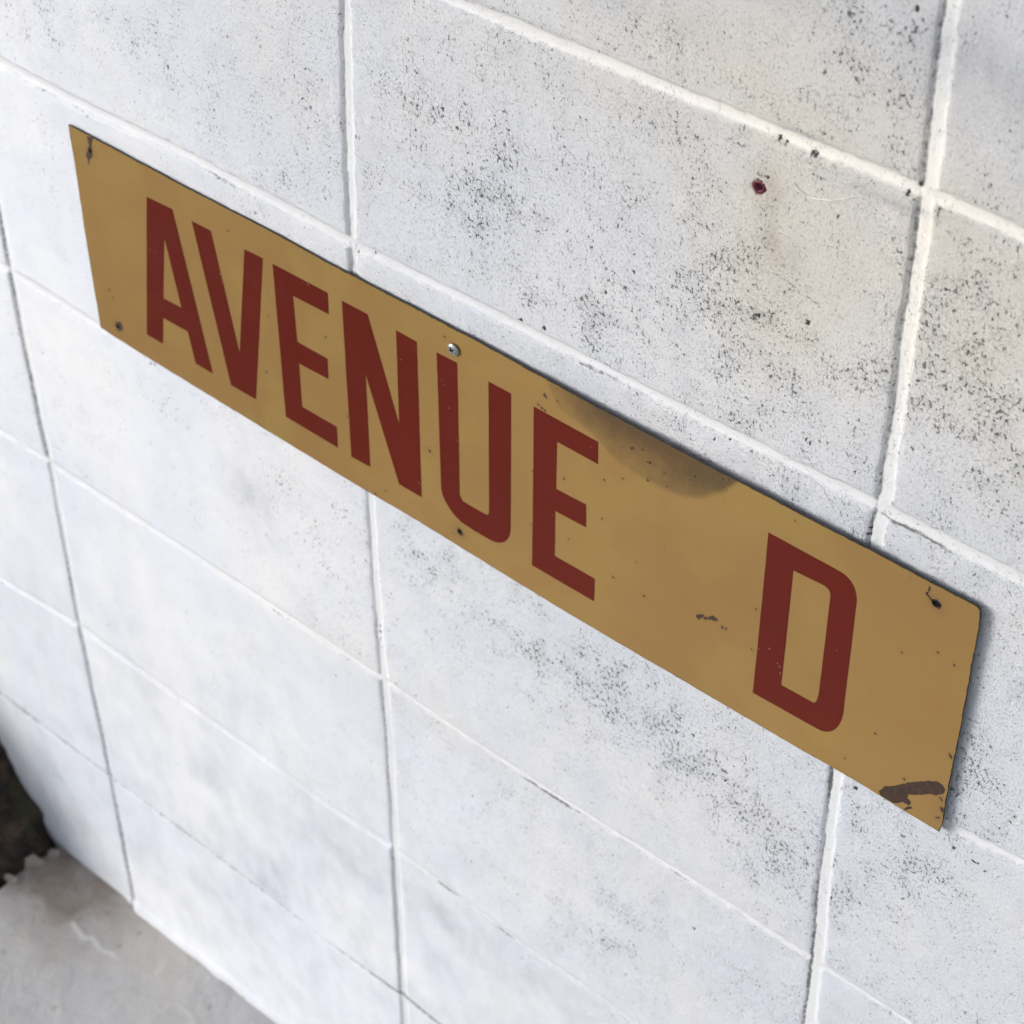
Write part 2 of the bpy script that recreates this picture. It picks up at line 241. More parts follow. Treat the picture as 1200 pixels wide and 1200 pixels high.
# ------------------------------------------------------------------ materials
def wall_material():
    N = NT('white_painted_block')
    co = N.n('ShaderNodeTexCoord', None, 'Object')
    warp = N.vmath('SCALE', N.vmath('SUBTRACT', N.noise(co, 520, 3, .7, col=True), (.5, .5, .5)), scale=.0024)
    v = N.vmath('ADD', N.vmath('MULTIPLY', co, (1, .0, .78)), warp)
    speck = N.attr('speck'); joint = N.attr('joint'); dirt = N.attr('dirt')
    grey = N.attr('grey'); warm = N.attr('warm'); rust = N.attr('rust'); pit = N.attr('pit')
    clump = N.ramp(N.noise(co, 42, 4, .68), .40, .66)
    dens = N.math('MULTIPLY', N.math('MULTIPLY', speck, N.ramp(clump, 0, 1, .68, 1.32)),
                  N.math('SUBTRACT', 1, N.math('MULTIPLY', joint, .85)))

    # irregular open pores: a threshold on fine noise that sinks where the block is rough
    va = N.vmath('MULTIPLY', co, (1, .3, .72))
    na = N.noise(va, 430, 5, .74)
    fa = N.ramp(N.math('SUBTRACT', na, N.ramp(dens, 0, 1.3, .690, .552, False)), 0, .022)
    nb2 = N.noise(va, 215, 6, .72)
    fa2 = N.ramp(N.math('SUBTRACT', nb2, N.ramp(dens, 0, 1.3, .700, .600, False)), 0, .018)
    fl = N.math('MAXIMUM', fa, fa2)
    fc = N.ramp(N.math('SUBTRACT', N.noise(va, 800, 4, .7), N.ramp(dens, 0, 1.3, .61, .50, False)), 0, .09)
    # paint tone
    big = N.noise(co, 5.5, 4, .6)
    mid = N.noise(co, 31, 4, .6)
    paint = N.mix(N.ramp(big, .35, .65), (.79, .825, .90), (.86, .87, .895))
    paint = N.mix(N.math('MULTIPLY', N.ramp(mid, .45, .72), .42), paint, (.72, .745, .80))
    paint = N.mix(N.math('MULTIPLY', joint, .8), paint, (.65, .655, .67))
    paint = N.mix(warm, paint, (.80, .768, .705))
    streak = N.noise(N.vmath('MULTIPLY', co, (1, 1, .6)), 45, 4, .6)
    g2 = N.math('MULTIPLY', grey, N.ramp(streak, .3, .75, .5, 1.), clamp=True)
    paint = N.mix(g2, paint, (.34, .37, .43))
    paint = N.mix(N.math('MULTIPLY', rust, N.ramp(mid, .3, .7, .4, 1.)), paint, (.44, .34, .22))
    tiny = N.noise(co, 900, 2, .5)
    paint = N.mix(N.math('MULTIPLY', fc, .20), paint, (.40, .41, .45))
    paint = N.mix(N.math('MULTIPLY', fl, N.ramp(tiny, .3, .7, .7, .98)), paint, (.062, .064, .070))
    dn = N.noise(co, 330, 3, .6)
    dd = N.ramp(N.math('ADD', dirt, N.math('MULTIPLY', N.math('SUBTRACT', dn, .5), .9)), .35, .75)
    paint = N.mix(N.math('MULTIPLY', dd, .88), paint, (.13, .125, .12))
    pp = N.ramp(N.math('ADD', pit, N.math('MULTIPLY', N.math('SUBTRACT', N.noise(co, 620, 4, .75), .5), 2.2)), .45, .62)
    paint = N.mix(pp, paint, (.045, .046, .05))
    # relief: grainy roller coat, flecks are open pores of the block
    gr = N.noise(co, 600, 5, .8)
    gr2 = N.noise(co, 170, 3, .55)
    amp = N.math('ADD', N.math('MULTIPLY', N.math('SUBTRACT', 1, joint), .7), .30)
    h = N.math('MULTIPLY', N.math('ADD', N.math('MULTIPLY', gr, 1.5), N.math('MULTIPLY', gr2, .35)), amp)
    h = N.math('SUBTRACT', h, N.math('MULTIPLY', fl, .8))
    h = N.math('SUBTRACT', h, N.math('MULTIPLY', fc, .35))
    h = N.math('SUBTRACT', h, N.math('MULTIPLY', pp, .9))
    nb = N.bump(h, .0013, N.ramp(N.attr('grain'), 0, 1, .25, 1., False))
    return N.done(paint, N.ramp(fl, 0, 1, .48, .9), nb)


def plate_material(base, name, chips=True):
    N = NT(name)
    co = N.n('ShaderNodeTexCoord', None, 'Object')
    a = N.noise(co, 9, 4, .6)
    b = N.noise(co, 38, 3, .55)
    col = N.mix(N.math('MULTIPLY', N.ramp(a, .3, .7), .5), base, tuple(c * k for c, k in zip(base, (.93, .86, .76))))
    col = N.mix(N.math('MULTIPLY', N.ramp(b, .5, .75), .5), col, tuple(c * k for c, k in zip(base, (.9, .76, .66))))
    wide = N.noise(co, 3.2, 3, .55)
    col = N.mix(N.ramp(wide, .40, .62, 0, .8), col, tuple(c * k for c, k in zip(base, (.84, .79, .80))))
    pt = N.noise(co, 17, 2, .5)
    col = N.mix(N.ramp(pt, .50, .66, 0, .45), col, tuple(c * k for c, k in zip(base, (.97, 1.06, .95))))
    smudge = N.noise(N.vmath('MULTIPLY', co, (1, 1, .35)), 75, 4, .65)
    col = N.mix(N.math('MULTIPLY', N.ramp(smudge, .62, .82), .28), col, tuple(c * .55 for c in base))
    if chips:
        st = N.attr('dark_patch')
        sn = N.noise(co, 70, 5, .7)
        s = N.ramp(N.math('ADD', st, N.math('MULTIPLY', N.math('MULTIPLY', N.math('SUBTRACT', sn, .5), N.ramp(st, 0, .3)), .9)), .02, 1.0, 0, .80, False)
        col = N.mix(s, col, (.060, .038, .022))
        ed = N.attr('edge')
        en = N.noise(co, 160, 4, .7)
        e = N.ramp(N.math('ADD', ed, N.math('MULTIPLY', N.math('SUBTRACT', en, .5), 1.3)), .86, 1.0)
        col = N.mix(e, col, (.05, .04, .03))
        halo = N.attr('halo')
        col = N.mix(N.math('MULTIPLY', halo, .6), col, (.16, .085, .04))
    fine = N.noise(co, 700, 2, .5)
    h = N.math('ADD', N.math('MULTIPLY', a, 3.), N.math('MULTIPLY', fine, .10))
    return N.done(col, N.ramp(b, .3, .7, .36, .48), N.bump(h, .0006, .45), **{'Specular IOR Level': .2})


def simple(name, col, rough, bump=None, metal=0., var=.3, scale=120):
    N = NT(name)
    co = N.n('ShaderNodeTexCoord', None, 'Object')
    a = N.noise(co, scale, 4, .6)
    c = N.mix(N.ramp(a, .3, .72), col, tuple(x * (1 - var) for x in col))
    nb = N.bump(a, bump, .8) if bump else None
    return N.done(c, rough, nb, Metallic=metal)


M_wall = wall_material()
TAN = (.284, .178, .059)
RED = (.108, .0086, .0030)
M_plate = plate_material(TAN, 'tan_enamel')
M_letter = plate_material(RED, 'oxide_red_paint', chips=False)
M_rust = simple('bare_rust', (.050, .024, .013), .8, .0005, var=.55, scale=260)
M_edge = simple('rusty_sheet_edge', (.045, .036, .026), .7, .0003, var=.5, scale=300)
M_zinc = simple('zinc_plated_steel', (.42, .44, .44), .38, .0002, metal=.85, var=.35, scale=900)
M_slot = simple('dark_recess', (.03, .03, .03), .8)  # near-black colour of the screw's cross recess
M_plug = simple('dark_red_nylon', (.10, .006, .018), .45, var=.3, scale=500)
M_thread = simple('white_thread', (.80, .80, .78), .6)
M_primer = simple('old_tan_chip', (.36, .20, .13), .6)


# ------------------------------------------------------------------ the floor and the ground beyond
FZ = -1.016


def concrete_material():
    N = NT('worn_grey_floor')
    co = N.n('ShaderNodeTexCoord', None, 'Object')
    a = N.noise(co, 7, 5, .6, dist=.4)
    b = N.noise(co, 26, 5, .65, dist=.8)
    c = N.noise(co, 180, 3, .6)
    col = N.mix(N.ramp(a, .38, .62), (.55, .525, .49), (.53, .52, .53))
    col = N.mix(N.math('MULTIPLY', N.ramp(b, .52, .68), .55), col, (.48, .465, .45))
    e = N.math('ABSOLUTE', N.math('SUBTRACT', a, .52))
    col = N.mix(N.ramp(e, .0, .012, .2, 0), col, (.27, .265, .27))
    col = N.mix(N.math('MULTIPLY', N.attr('brown'), N.ramp(b, .3, .6, .65, 1.)), col, (.235, .19, .155))
    col = N.mix(N.attr('ridge'), col, (.74, .73, .71))
    col = N.mix(N.attr('pit'), col, (.12, .11, .10))
    col = N.mix(N.math('MULTIPLY', N.ramp(c, .68, .74), .3), col, (.2, .2, .2))
    h = N.math('ADD', N.math('MULTIPLY', b, 1.), N.math('MULTIPLY', c, .25))
    return N.done(col, .62, N.bump(h, .004, .6))


def seg_dist(X, Y, pts):
    d = np.full(X.shape, 9.)
    for (x0, y0), (x1, y1) in zip(pts[:-1], pts[1:]):
        L = (x1 - x0) ** 2 + (y1 - y0) ** 2 + 1e-12
        t = np.clip(((X - x0) * (x1 - x0) + (Y - y0) * (y1 - y0)) / L, 0, 1)
        d = np.minimum(d, np.hypot(X - x0 - t * (x1 - x0), Y - y0 - t * (y1 - y0)))
    return d


def grid_quads(nx, ny):
    i = np.arange(nx - 1); j = np.arange(ny - 1)
    I, J = np.meshgrid(i, j, indexing='ij')
    a = (I * ny + J).ravel()
    return np.stack([a, a + ny, a + ny + 1, a + 1], 1)


def build_floor():
    xs = np.concatenate([[-.5405], np.arange(-.54, .1, .0025), np.geomspace(.1, 3.4, 40)])
    ys = np.concatenate([-np.geomspace(3.0, .5, 30), np.arange(-.495, .0, .0025), [0, .012]])
    X, Y = np.meshgrid(xs, ys, indexing='ij')
    rd = seg_dist(X + .003 * fnoise(X, Y, .02, 5), Y, RIDGE)
    seg = np.clip(fnoise(X, Y, .05, 8) * 1.5 + .75, 0, 1)
    ridge = np.exp(-(rd / .0026) ** 2) * seg * .5
    z = FZ + .0020 * fnoise(X, Y, .16, 3, 4) + .0005 * fnoise(X, Y, .02, 4, 2) + ridge * .0022
    pit = np.zeros_like(X)
    for px, py in FPITS:
        r = np.hypot(X - px, (Y - py))
        pit = np.maximum(pit, .55 * np.exp(-(r / .0026) ** 2))
    z = z - .0015 * pit
    # ragged lip at the left end of the slab
    lip = -.5405 + .006 * fnoise(Y * 0, Y, .05, 21, 4)
    t = np.clip((-.50 - X) / .04, 0, 1)
    Xd = X + t * (lip + .5405)
    z = z - .010 * np.clip((-.532 - X) / .008, 0, 1) ** 2
    brown = np.clip(np.exp(-((X + .50) / .085) ** 2 - ((Y + .02) / .07) ** 2) * 1.5
                    + .35 * fnoise(X, Y, .05, 31, 3) * np.exp(-((X + .5) / .15) ** 2), 0, 1)  # brown corner: the stone's shade on the floor, painted into its colour
    ws = .014 * (1 + .6 * fnoise(X, Y, .03, 61))
    near = np.exp(-(Y / ws) ** 2) * (X > -.40)
    V = np.stack([Xd, Y, z], -1).reshape(-1, 3)
    Q = grid_quads(len(xs), len(ys))
    nv = len(V); nx, ny = len(xs), len(ys)
    # skirts down the left and front edges
    left = np.arange(ny); front = np.arange(nx) * ny
    extra = []; q = []
    for line in (left, front):
        base = nv + sum(len(e) for e in extra)
        low = V[line].copy(); low[:, 2] = FZ - .09
        extra.append(low)
        k = np.arange(len(line) - 1)
        q.append(np.stack([line[k], line[k + 1], base + k + 1, base + k], 1))
    V = np.concatenate([V] + extra)
    me = mesh_np('floor', V, np.concatenate([Q] + q))
    pad = lambda a: np.concatenate([a.ravel(), np.zeros(len(V) - nv)])
    add_attr(me, 'ridge', pad(np.clip(ridge + 0 * near, 0, 1)))
    add_attr(me, 'pit', pad(pit)); add_attr(me, 'brown', pad(brown))
    o = link('floor', me, [concrete_material()])
    tag(o, 'worn grey painted concrete floor at the foot of the white block wall', 'floor', kind='structure')


def soil_material():
    N = NT('dark_soil')
    co = N.n('ShaderNodeTexCoord', None, 'Object')
    a = N.noise(co, 40, 6, .7); b = N.noise(co, 9, 4, .6)
    col = N.mix(N.ramp(a, .35, .7), (.018, .012, .009), (.075, .05, .034))
    col = N.mix(N.math('MULTIPLY', N.ramp(b, .5, .7), .5), col, (.05, .05, .025))
    return N.done(col, .95, N.bump(a, .012, 1.))


M_soil = soil_material()


def build_ground():
    g = np.concatenate([-np.geomspace(40, .02, 60), np.geomspace(.02, 40, 60)])
    X, Y = np.meshgrid(g - .7, g - .2, indexing='ij')
    fall = np.clip(np.hypot(X, Y) / 3, .2, 1)
    Z = FZ - .045 + .012 * fnoise(X, Y, .2, 11, 4) * (1 - np.clip((np.abs(X) - 3) / 2, 0, 1)) + .0 * fall
    me = mesh_np('ground', np.stack([X, Y, Z], -1).reshape(-1, 3), grid_quads(len(g), len(g)))
    tag(link('ground', me, [simple('dry_ground', (.30, .28, .25), .9, .004, scale=12)]),
        'dry ground beyond the end of the concrete floor', 'ground', kind='structure')


# ------------------------------------------------------------------ the wall
def coords_1d(lo, hi, step, flo, fhi, joints, coarse=.03):
    a = [np.arange(lo, hi, step)]
    a.append(np.arange(flo, lo - coarse / 2, coarse)); a.append(np.arange(hi + coarse / 2, fhi, coarse))
    for j in joints:
        if not lo < j < hi and flo + .02 < j < fhi - .02:
            a.append(j + np.linspace(-.010, .010, 11))
    a.append([flo, fhi])
    a = np.unique(np.round(np.concatenate(a), 5))
    keep = np.concatenate([[True], np.diff(a) > .0004])
    return a[keep]


def build_wall():
    BW, BH = .4064, .2032
    VX = {i: i * BW for i in range(-4, 9)}
    HZ = {i: i * BH for i in range(-4, 9)}
    X0, X1, Z1 = -1.45, 3.0, 1.55
    xs = coords_1d(-.64, .60, .00135, X0, X1, VX.values())
    zs = coords_1d(-1.02, .36, .00135, FZ - .03, Z1, HZ.values())
    X, Z = np.meshgrid(xs, zs, indexing='ij')
    D = np.zeros_like(X); J = np.zeros_like(X); dirt = np.zeros_like(X)
    VD = {-1: (.0014, .0040), 0: (.0013, .0048), 1: (.0015, .0060)}
    XA, ZA, DA, JA, TA = X, Z, D, J, dirt
    for i, x0 in VX.items():
        a, b = np.searchsorted(xs, [x0 - .03, x0 + .03])
        if b - a < 2: continue
        X, Z, D, J, dirt = XA[a:b], ZA[a:b], DA[a:b], JA[a:b], TA[a:b]
        dep, hw0 = VD.get(i, (.0018, .0055))
        if i in VJ:
            zz = [p[0] for p in VJ[i]]; xx = [p[1] for p in VJ[i]]
            xj = np.interp(Z, [zz[0] - .3] + zz + [zz[-1] + .3], [x0] + xx + [x0])
        else:
            xj = x0
        xj = xj + .0007 * fnoise(Z, Z * 0 + i, .03, 40 + i, 3)
        hw = hw0 * .94 * (1 + .22 * fnoise(Z, Z * 0 + i, .06, 70 + i, 3) + .20 * fnoise(X, Z, .006, 80 + i, 2))
        d = X - xj
        t = np.abs(d / hw)
        prof = np.clip(1 - t ** 2.4, 0, 1) ** .7
        lf = np.exp(-((d + hw * .72) / .0011) ** 2)
        dcr = dep * (.85 + .3 * fnoise(Z, Z * 0 + i, .05, 90 + i))
        D[:] = np.maximum(D, dcr * prof + .0009 * lf * (1 if i > -5 else 0) + .0007 * np.exp(-np.maximum(np.abs(d) - hw, 0) / .0015))
        J[:] = np.maximum(J, np.clip((1.05 - t) / .3, 0, 1))
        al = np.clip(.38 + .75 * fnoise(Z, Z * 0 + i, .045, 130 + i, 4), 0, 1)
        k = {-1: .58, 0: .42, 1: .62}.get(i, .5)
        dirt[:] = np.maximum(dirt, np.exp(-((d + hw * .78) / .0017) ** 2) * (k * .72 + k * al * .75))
    HD = {1: (.0019, .0047), 0: (.0020, .0048), -1: (.0014, .0040), -2: (.0018, .0034), -3: (.0010, .0030), -4: (.0022, .0022)}
    for i, z0 in HZ.items():
        a, b = np.searchsorted(zs, [z0 - .03, z0 + .03])
        if b - a < 2: continue
        X, Z, D, J, dirt = XA[:, a:b], ZA[:, a:b], DA[:, a:b], JA[:, a:b], TA[:, a:b]
        dep, hw0 = HD.get(i, (.0024, .0052))
        if i in HJ:
            xx = [p[0] for p in HJ[i]]; zz = [p[1] for p in HJ[i]]
            zj = np.interp(X, [xx[0] - .4] + xx + [xx[-1] + .4], [z0] + zz + [z0])
        else:
            zj = z0
        zj = zj + .0007 * fnoise(X, X * 0 + i, .04, 240 + i, 3)
        hw = hw0 * (1 + .22 * fnoise(X, X * 0 + i, .07, 270 + i, 3) + .22 * fnoise(X, Z, .006, 280 + i, 2))
        d = Z - zj
        t = np.abs(d / hw)
        prof = np.clip(1 - t ** 2.2, 0, 1) ** .7
        D[:] = np.maximum(D, dep * (.9 + .25 * fnoise(X, X * 0 + i, .08, 290 + i)) * prof
                       + .0006 * np.exp(-np.maximum(np.abs(d) - hw, 0) / .0014))
        J[:] = np.maximum(J, np.clip((1.05 - t) / .3, 0, 1) * {-3: .6, -4: .3}.get(i, 1))
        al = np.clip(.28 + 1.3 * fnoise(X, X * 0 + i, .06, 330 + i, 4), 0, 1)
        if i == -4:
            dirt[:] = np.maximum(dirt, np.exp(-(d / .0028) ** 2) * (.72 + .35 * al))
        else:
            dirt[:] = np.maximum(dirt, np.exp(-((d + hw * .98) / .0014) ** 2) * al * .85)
    X, Z, D, J, dirt = XA, ZA, DA, JA, TA
    # each block sits a hair in or out and tilts a little
    bi = np.floor(X / BW + 1e-6); bj = np.floor(Z / BH + 1e-6)
    off = (hash2(bi, bj, 5) - .5) * .0012
    blk = 1 - np.clip(J * 3, 0, 1)
    grain = np.clip(.35 + .65 * sstep(-.45, .25, X + .55 * (Z + .2)), 0, 1)
    relief = (.00045 * fnoise(X, Z, .035, 1, 3) + .00028 * fnoise(X, Z, .007, 2, 2) * grain + .00022 * fnoise(X, Z, .0034, 9, 1) * grain)
    Y = D - off * blk + relief * (.25 + .75 * blk)
    # fine density of open pores and flecks, by area
    sp = .54 + .18 * sstep(-.35, .45, X + .35 * Z)
    def blob(cx, cz, rx, rz, a):
        return a * np.exp(-((X - cx) / rx) ** 2 - ((Z - cz) / rz) ** 2)
    for b in FLECK_AREAS: sp = sp + blob(*b) * .85
    sp = sp * (1 + .55 * fnoise(X, Z, .06, 401, 4))
    sp = sp * (1 - .45 * sstep(-.55, -.80, Z))
    sp = np.clip(sp, .03, 1.25)
    grey = np.zeros_like(X); warm = np.zeros_like(X); rust = np.zeros_like(X)
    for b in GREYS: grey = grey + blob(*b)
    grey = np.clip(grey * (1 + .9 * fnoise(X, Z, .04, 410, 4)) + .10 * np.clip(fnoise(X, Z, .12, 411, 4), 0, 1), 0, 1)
    for b in WARMS: warm = warm + blob(*b)
    warm = np.clip(warm * (1 + .6 * fnoise(X, Z, .06, 420, 4)), 0, 1)
    for b in RUSTS: rust = rust + blob(*b)
    rust = np.clip(rust * (1 + .9 * fnoise(X, Z, .012, 430, 3)), 0, 1)
    # soft dirty gray band where hand and water marks cross the blocks under H4
    pit = np.zeros_like(X)
    for px, pz, s in PITS:
        i0, i1 = np.searchsorted(xs, [px - .01, px + .01]); j0, j1 = np.searchsorted(zs, [pz - .01, pz + .01])
        if i1 - i0 < 2 or j1 - j0 < 2: continue
        sx = X[i0:i1, j0:j1]; sz = Z[i0:i1, j0:j1]
        r = np.hypot((sx - px) * 1.15, (sz - pz) * .85) * (1 + .45 * fnoise(sx, sz, .003, int(px * 9999) % 977, 2))
        a = np.exp(-(r / (s * .00029)) ** 2)
        pit[i0:i1, j0:j1] = np.maximum(pit[i0:i1, j0:j1], a)
        Y[i0:i1, j0:j1] += .0009 * a
    # hairline crack running down from the wall plug
    cd = seg_dist(X, Z + .0012 * fnoise(X, Z, .008, 77, 2), CRACK)
    ck = np.exp(-(cd / .0012) ** 2)
    dirt = np.maximum(dirt, ck * .60); Y = Y + .0006 * ck
    # hole for the plug
    pr = np.hypot(X - PLUG[0], Z - PLUG[1])
    Y = np.where(pr < .0036, .016, Y)
    # paint built up where the wall meets the floor
    foot = np.exp(-((Z - FZ - .001) / (.0042 * (1 + .5 * fnoise(X, Z * 0, .03, 88, 3)))) ** 2)
    Y = Y - (.006 + .003 * fnoise(X, Z * 0, .05, 89, 3)) * foot * sstep(-.43, -.39, X)
    J = np.maximum(J, foot * sstep(-.43, -.39, X))
    dirt = dirt * (1 - foot)
    nx, nz = len(xs), len(zs)
    V = np.stack([X, Y, Z], -1).reshape(-1, 3)
    Q = grid_quads(nx, nz)
    nv = len(V)
    idx = np.arange(nv).reshape(nx, nz)
    ring = np.concatenate([idx[:, 0], idx[-1, 1:], idx[-2::-1, -1], idx[0, -2:0:-1]])
    back = V[ring].copy(); back[:, 1] = .19
    k = np.arange(len(ring)); kn = (k + 1) % len(ring)
    q = np.stack([ring[k], nv + k, nv + kn, ring[kn]], 1)
    V = np.concatenate([V, back, [[(X0 + X1) / 2, .19, .3]]])
    c = len(V) - 1
    tr = np.stack([nv + k, np.full(len(k), c), nv + kn], 1)
    me = mesh_np('block_wall', V, np.concatenate([Q, q]), tr)
    pad = lambda a: np.concatenate([a.ravel(), np.zeros(len(V) - nv)])
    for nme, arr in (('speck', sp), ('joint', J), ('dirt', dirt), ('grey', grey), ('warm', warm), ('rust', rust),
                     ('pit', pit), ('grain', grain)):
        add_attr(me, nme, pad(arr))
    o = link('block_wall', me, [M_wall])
    tag(o, 'white painted concrete block wall with pitted, dark flecked blocks in straight stacked joints', 'wall')


# ------------------------------------------------------------------ flat cut shapes (plate, letters)
def inside(px, py, poly):
    r = np.zeros(px.shape, bool)
    n = len(poly)
    for i in range(n):
        x0, y0 = poly[i]; x1, y1 = poly[(i + 1) % n]
        if y0 == y1: continue
        c = ((y0 > py) != (y1 > py)) & (px < (x1 - x0) * (py - y0) / (y1 - y0) + x0)
        r ^= c
    return r


def ragged(poly, step, amp, seed):
    out = []
    n = len(poly)
    s = 0.
    for i in range(n):
        x0, y0 = poly[i]; x1, y1 = poly[(i + 1) % n]
        L = math.hypot(x1 - x0, y1 - y0)
        m = max(1, int(L / step))
        nxn, nyn = -(y1 - y0) / (L + 1e-9), (x1 - x0) / (L + 1e-9)
        for k in range(m):
            t = k / m
            w = float(fnoise(np.array([s + t * L]), np.array([0.]), step * 2.5, seed, 3)[0]) * amp if k else 0
            out.append((x0 + (x1 - x0) * t + nxn * w, y0 + (y1 - y0) * t + nyn * w))
        s += L
    return out


def cut_sheet(name, loops, step, off, thick, mats, spots=(), parent=None, back=True, dark_patch=None, edge=False):
    """triangulate outline loops[0] minus loops[1:], bend it to the plate and give it thickness"""
    pts = []; edges = []
    for lp in list(loops) + list(spots):
        b = len(pts)
        pts += lp
        edges += [(b + i, b + (i + 1) % len(lp)) for i in range(len(lp))]
    xs = [p[0] for p in loops[0]]; zs = [p[1] for p in loops[0]]
    gx = np.arange(min(xs) + step / 2, max(xs), step); gz = np.arange(min(zs) + step / 2, max(zs), step)
    GX, GZ = np.meshgrid(gx, gz, indexing='ij')
    m = inside(GX, GZ, loops[0])
    for h in loops[1:]: m &= ~inside(GX, GZ, h)
    pts += list(zip(GX[m].tolist(), GZ[m].tolist()))
    r = mathutils.geometry.delaunay_2d_cdt([mathutils.Vector(p) for p in pts], edges, [], 0, 1e-6, False)
    P = np.array([tuple(v) for v in r[0]]); T = np.array(r[2])
    cx = P[T].mean(1)
    keep = inside(cx[:, 0], cx[:, 1], loops[0])
    for h in loops[1:]: keep &= ~inside(cx[:, 0], cx[:, 1], h)
    T = T[keep]; cx = cx[keep]
    mi = np.zeros(len(T), int)
    for s in spots: mi[inside(cx[:, 0], cx[:, 1], s)] = 1
    a = P[T]
    area = (a[:, 1, 0] - a[:, 0, 0]) * (a[:, 2, 1] - a[:, 0, 1]) - (a[:, 2, 0] - a[:, 0, 0]) * (a[:, 1, 1] - a[:, 0, 1])
    T = np.where(area[:, None] > 0, T, T[:, ::-1])        # front faces look to -y
    G = gap(P[:, 0], P[:, 1])
    front = np.stack([P[:, 0], -G - off, P[:, 1]], 1)
    rear = front + [0, thick, 0]
    n = len(P)
    e = np.concatenate([T[:, [0, 1]], T[:, [1, 2]], T[:, [2, 0]]])
    key = np.minimum(e[:, 0], e[:, 1]) * n + np.maximum(e[:, 0], e[:, 1])
    u, inv, cnt = np.unique(key, return_inverse=True, return_counts=True)
    be = e[cnt[inv] == 1]
    # side walls get their own vertices so that the face shades flat
    V = np.concatenate([front, rear, front, rear])
    sides = np.stack([be[:, 0] + 2 * n, be[:, 0] + 3 * n, be[:, 1] + 3 * n, be[:, 1] + 2 * n], 1)
    tris = T if not back else np.concatenate([T, T[:, ::-1] + n])
    midx = np.concatenate([np.full(len(sides), len(mats) - 1), mi] + ([np.full(len(T), len(mats) - 1)] if back else []))
    me = mesh_np(name, V, sides, tris, midx)
    if edge:
        d = seg_dist(P[:, 0], P[:, 1], loops[0] + [loops[0][0]])
        add_attr(me, 'edge', np.tile(np.exp(-d / .0016), 4))
        hl = np.zeros(n)
        for (hx, hz) in HOLES:
            rr = np.hypot(P[:, 0] - hx, (P[:, 1] - hz))
            hl = np.maximum(hl, np.exp(-(rr / .0055) ** 2))
        for s in spots:
            c = np.mean(s, 0)
            rr = np.hypot(P[:, 0] - c[0], P[:, 1] - c[1])
            sz = max(np.ptp([q[0] for q in s]), np.ptp([q[1] for q in s]))
            if sz < .006: hl = np.maximum(hl, .55 * np.exp(-(rr / (sz * .9)) ** 2))
        add_attr(me, 'halo', np.tile(hl, 4))
    if dark_patch is not None:
        add_attr(me, 'dark_patch', np.tile(dark_patch(P[:, 0], P[:, 1]), 4))
    return link(name, me, mats, parent)


def blob_poly(x, z, r, seed, n=9, j=.3):
    rnd = random.Random(seed)
    k = [rnd.uniform(1 - j * 1.3, 1 + j * .85) for _ in range(n)]
    el = rnd.uniform(.7, 1.1)
    return [(x + r * k[i] * math.cos(2 * math.pi * i / n), z + r * el * k[i] * math.sin(2 * math.pi * i / n)) for i in range(n)]


def lathe(profile, seg=40, yscale=1):
    V = []; Q = []
    for (r, y) in profile:
        for k in range(seg):
            a = 2 * math.pi * k / seg
            V.append((r * math.cos(a), y, r * math.sin(a)))
    for i in range(len(profile) - 1):
        for k in range(seg):
            a = i * seg + k; b = i * seg + (k + 1) % seg
            Q.append((a, b, b + seg, a + seg))
    return V, Q


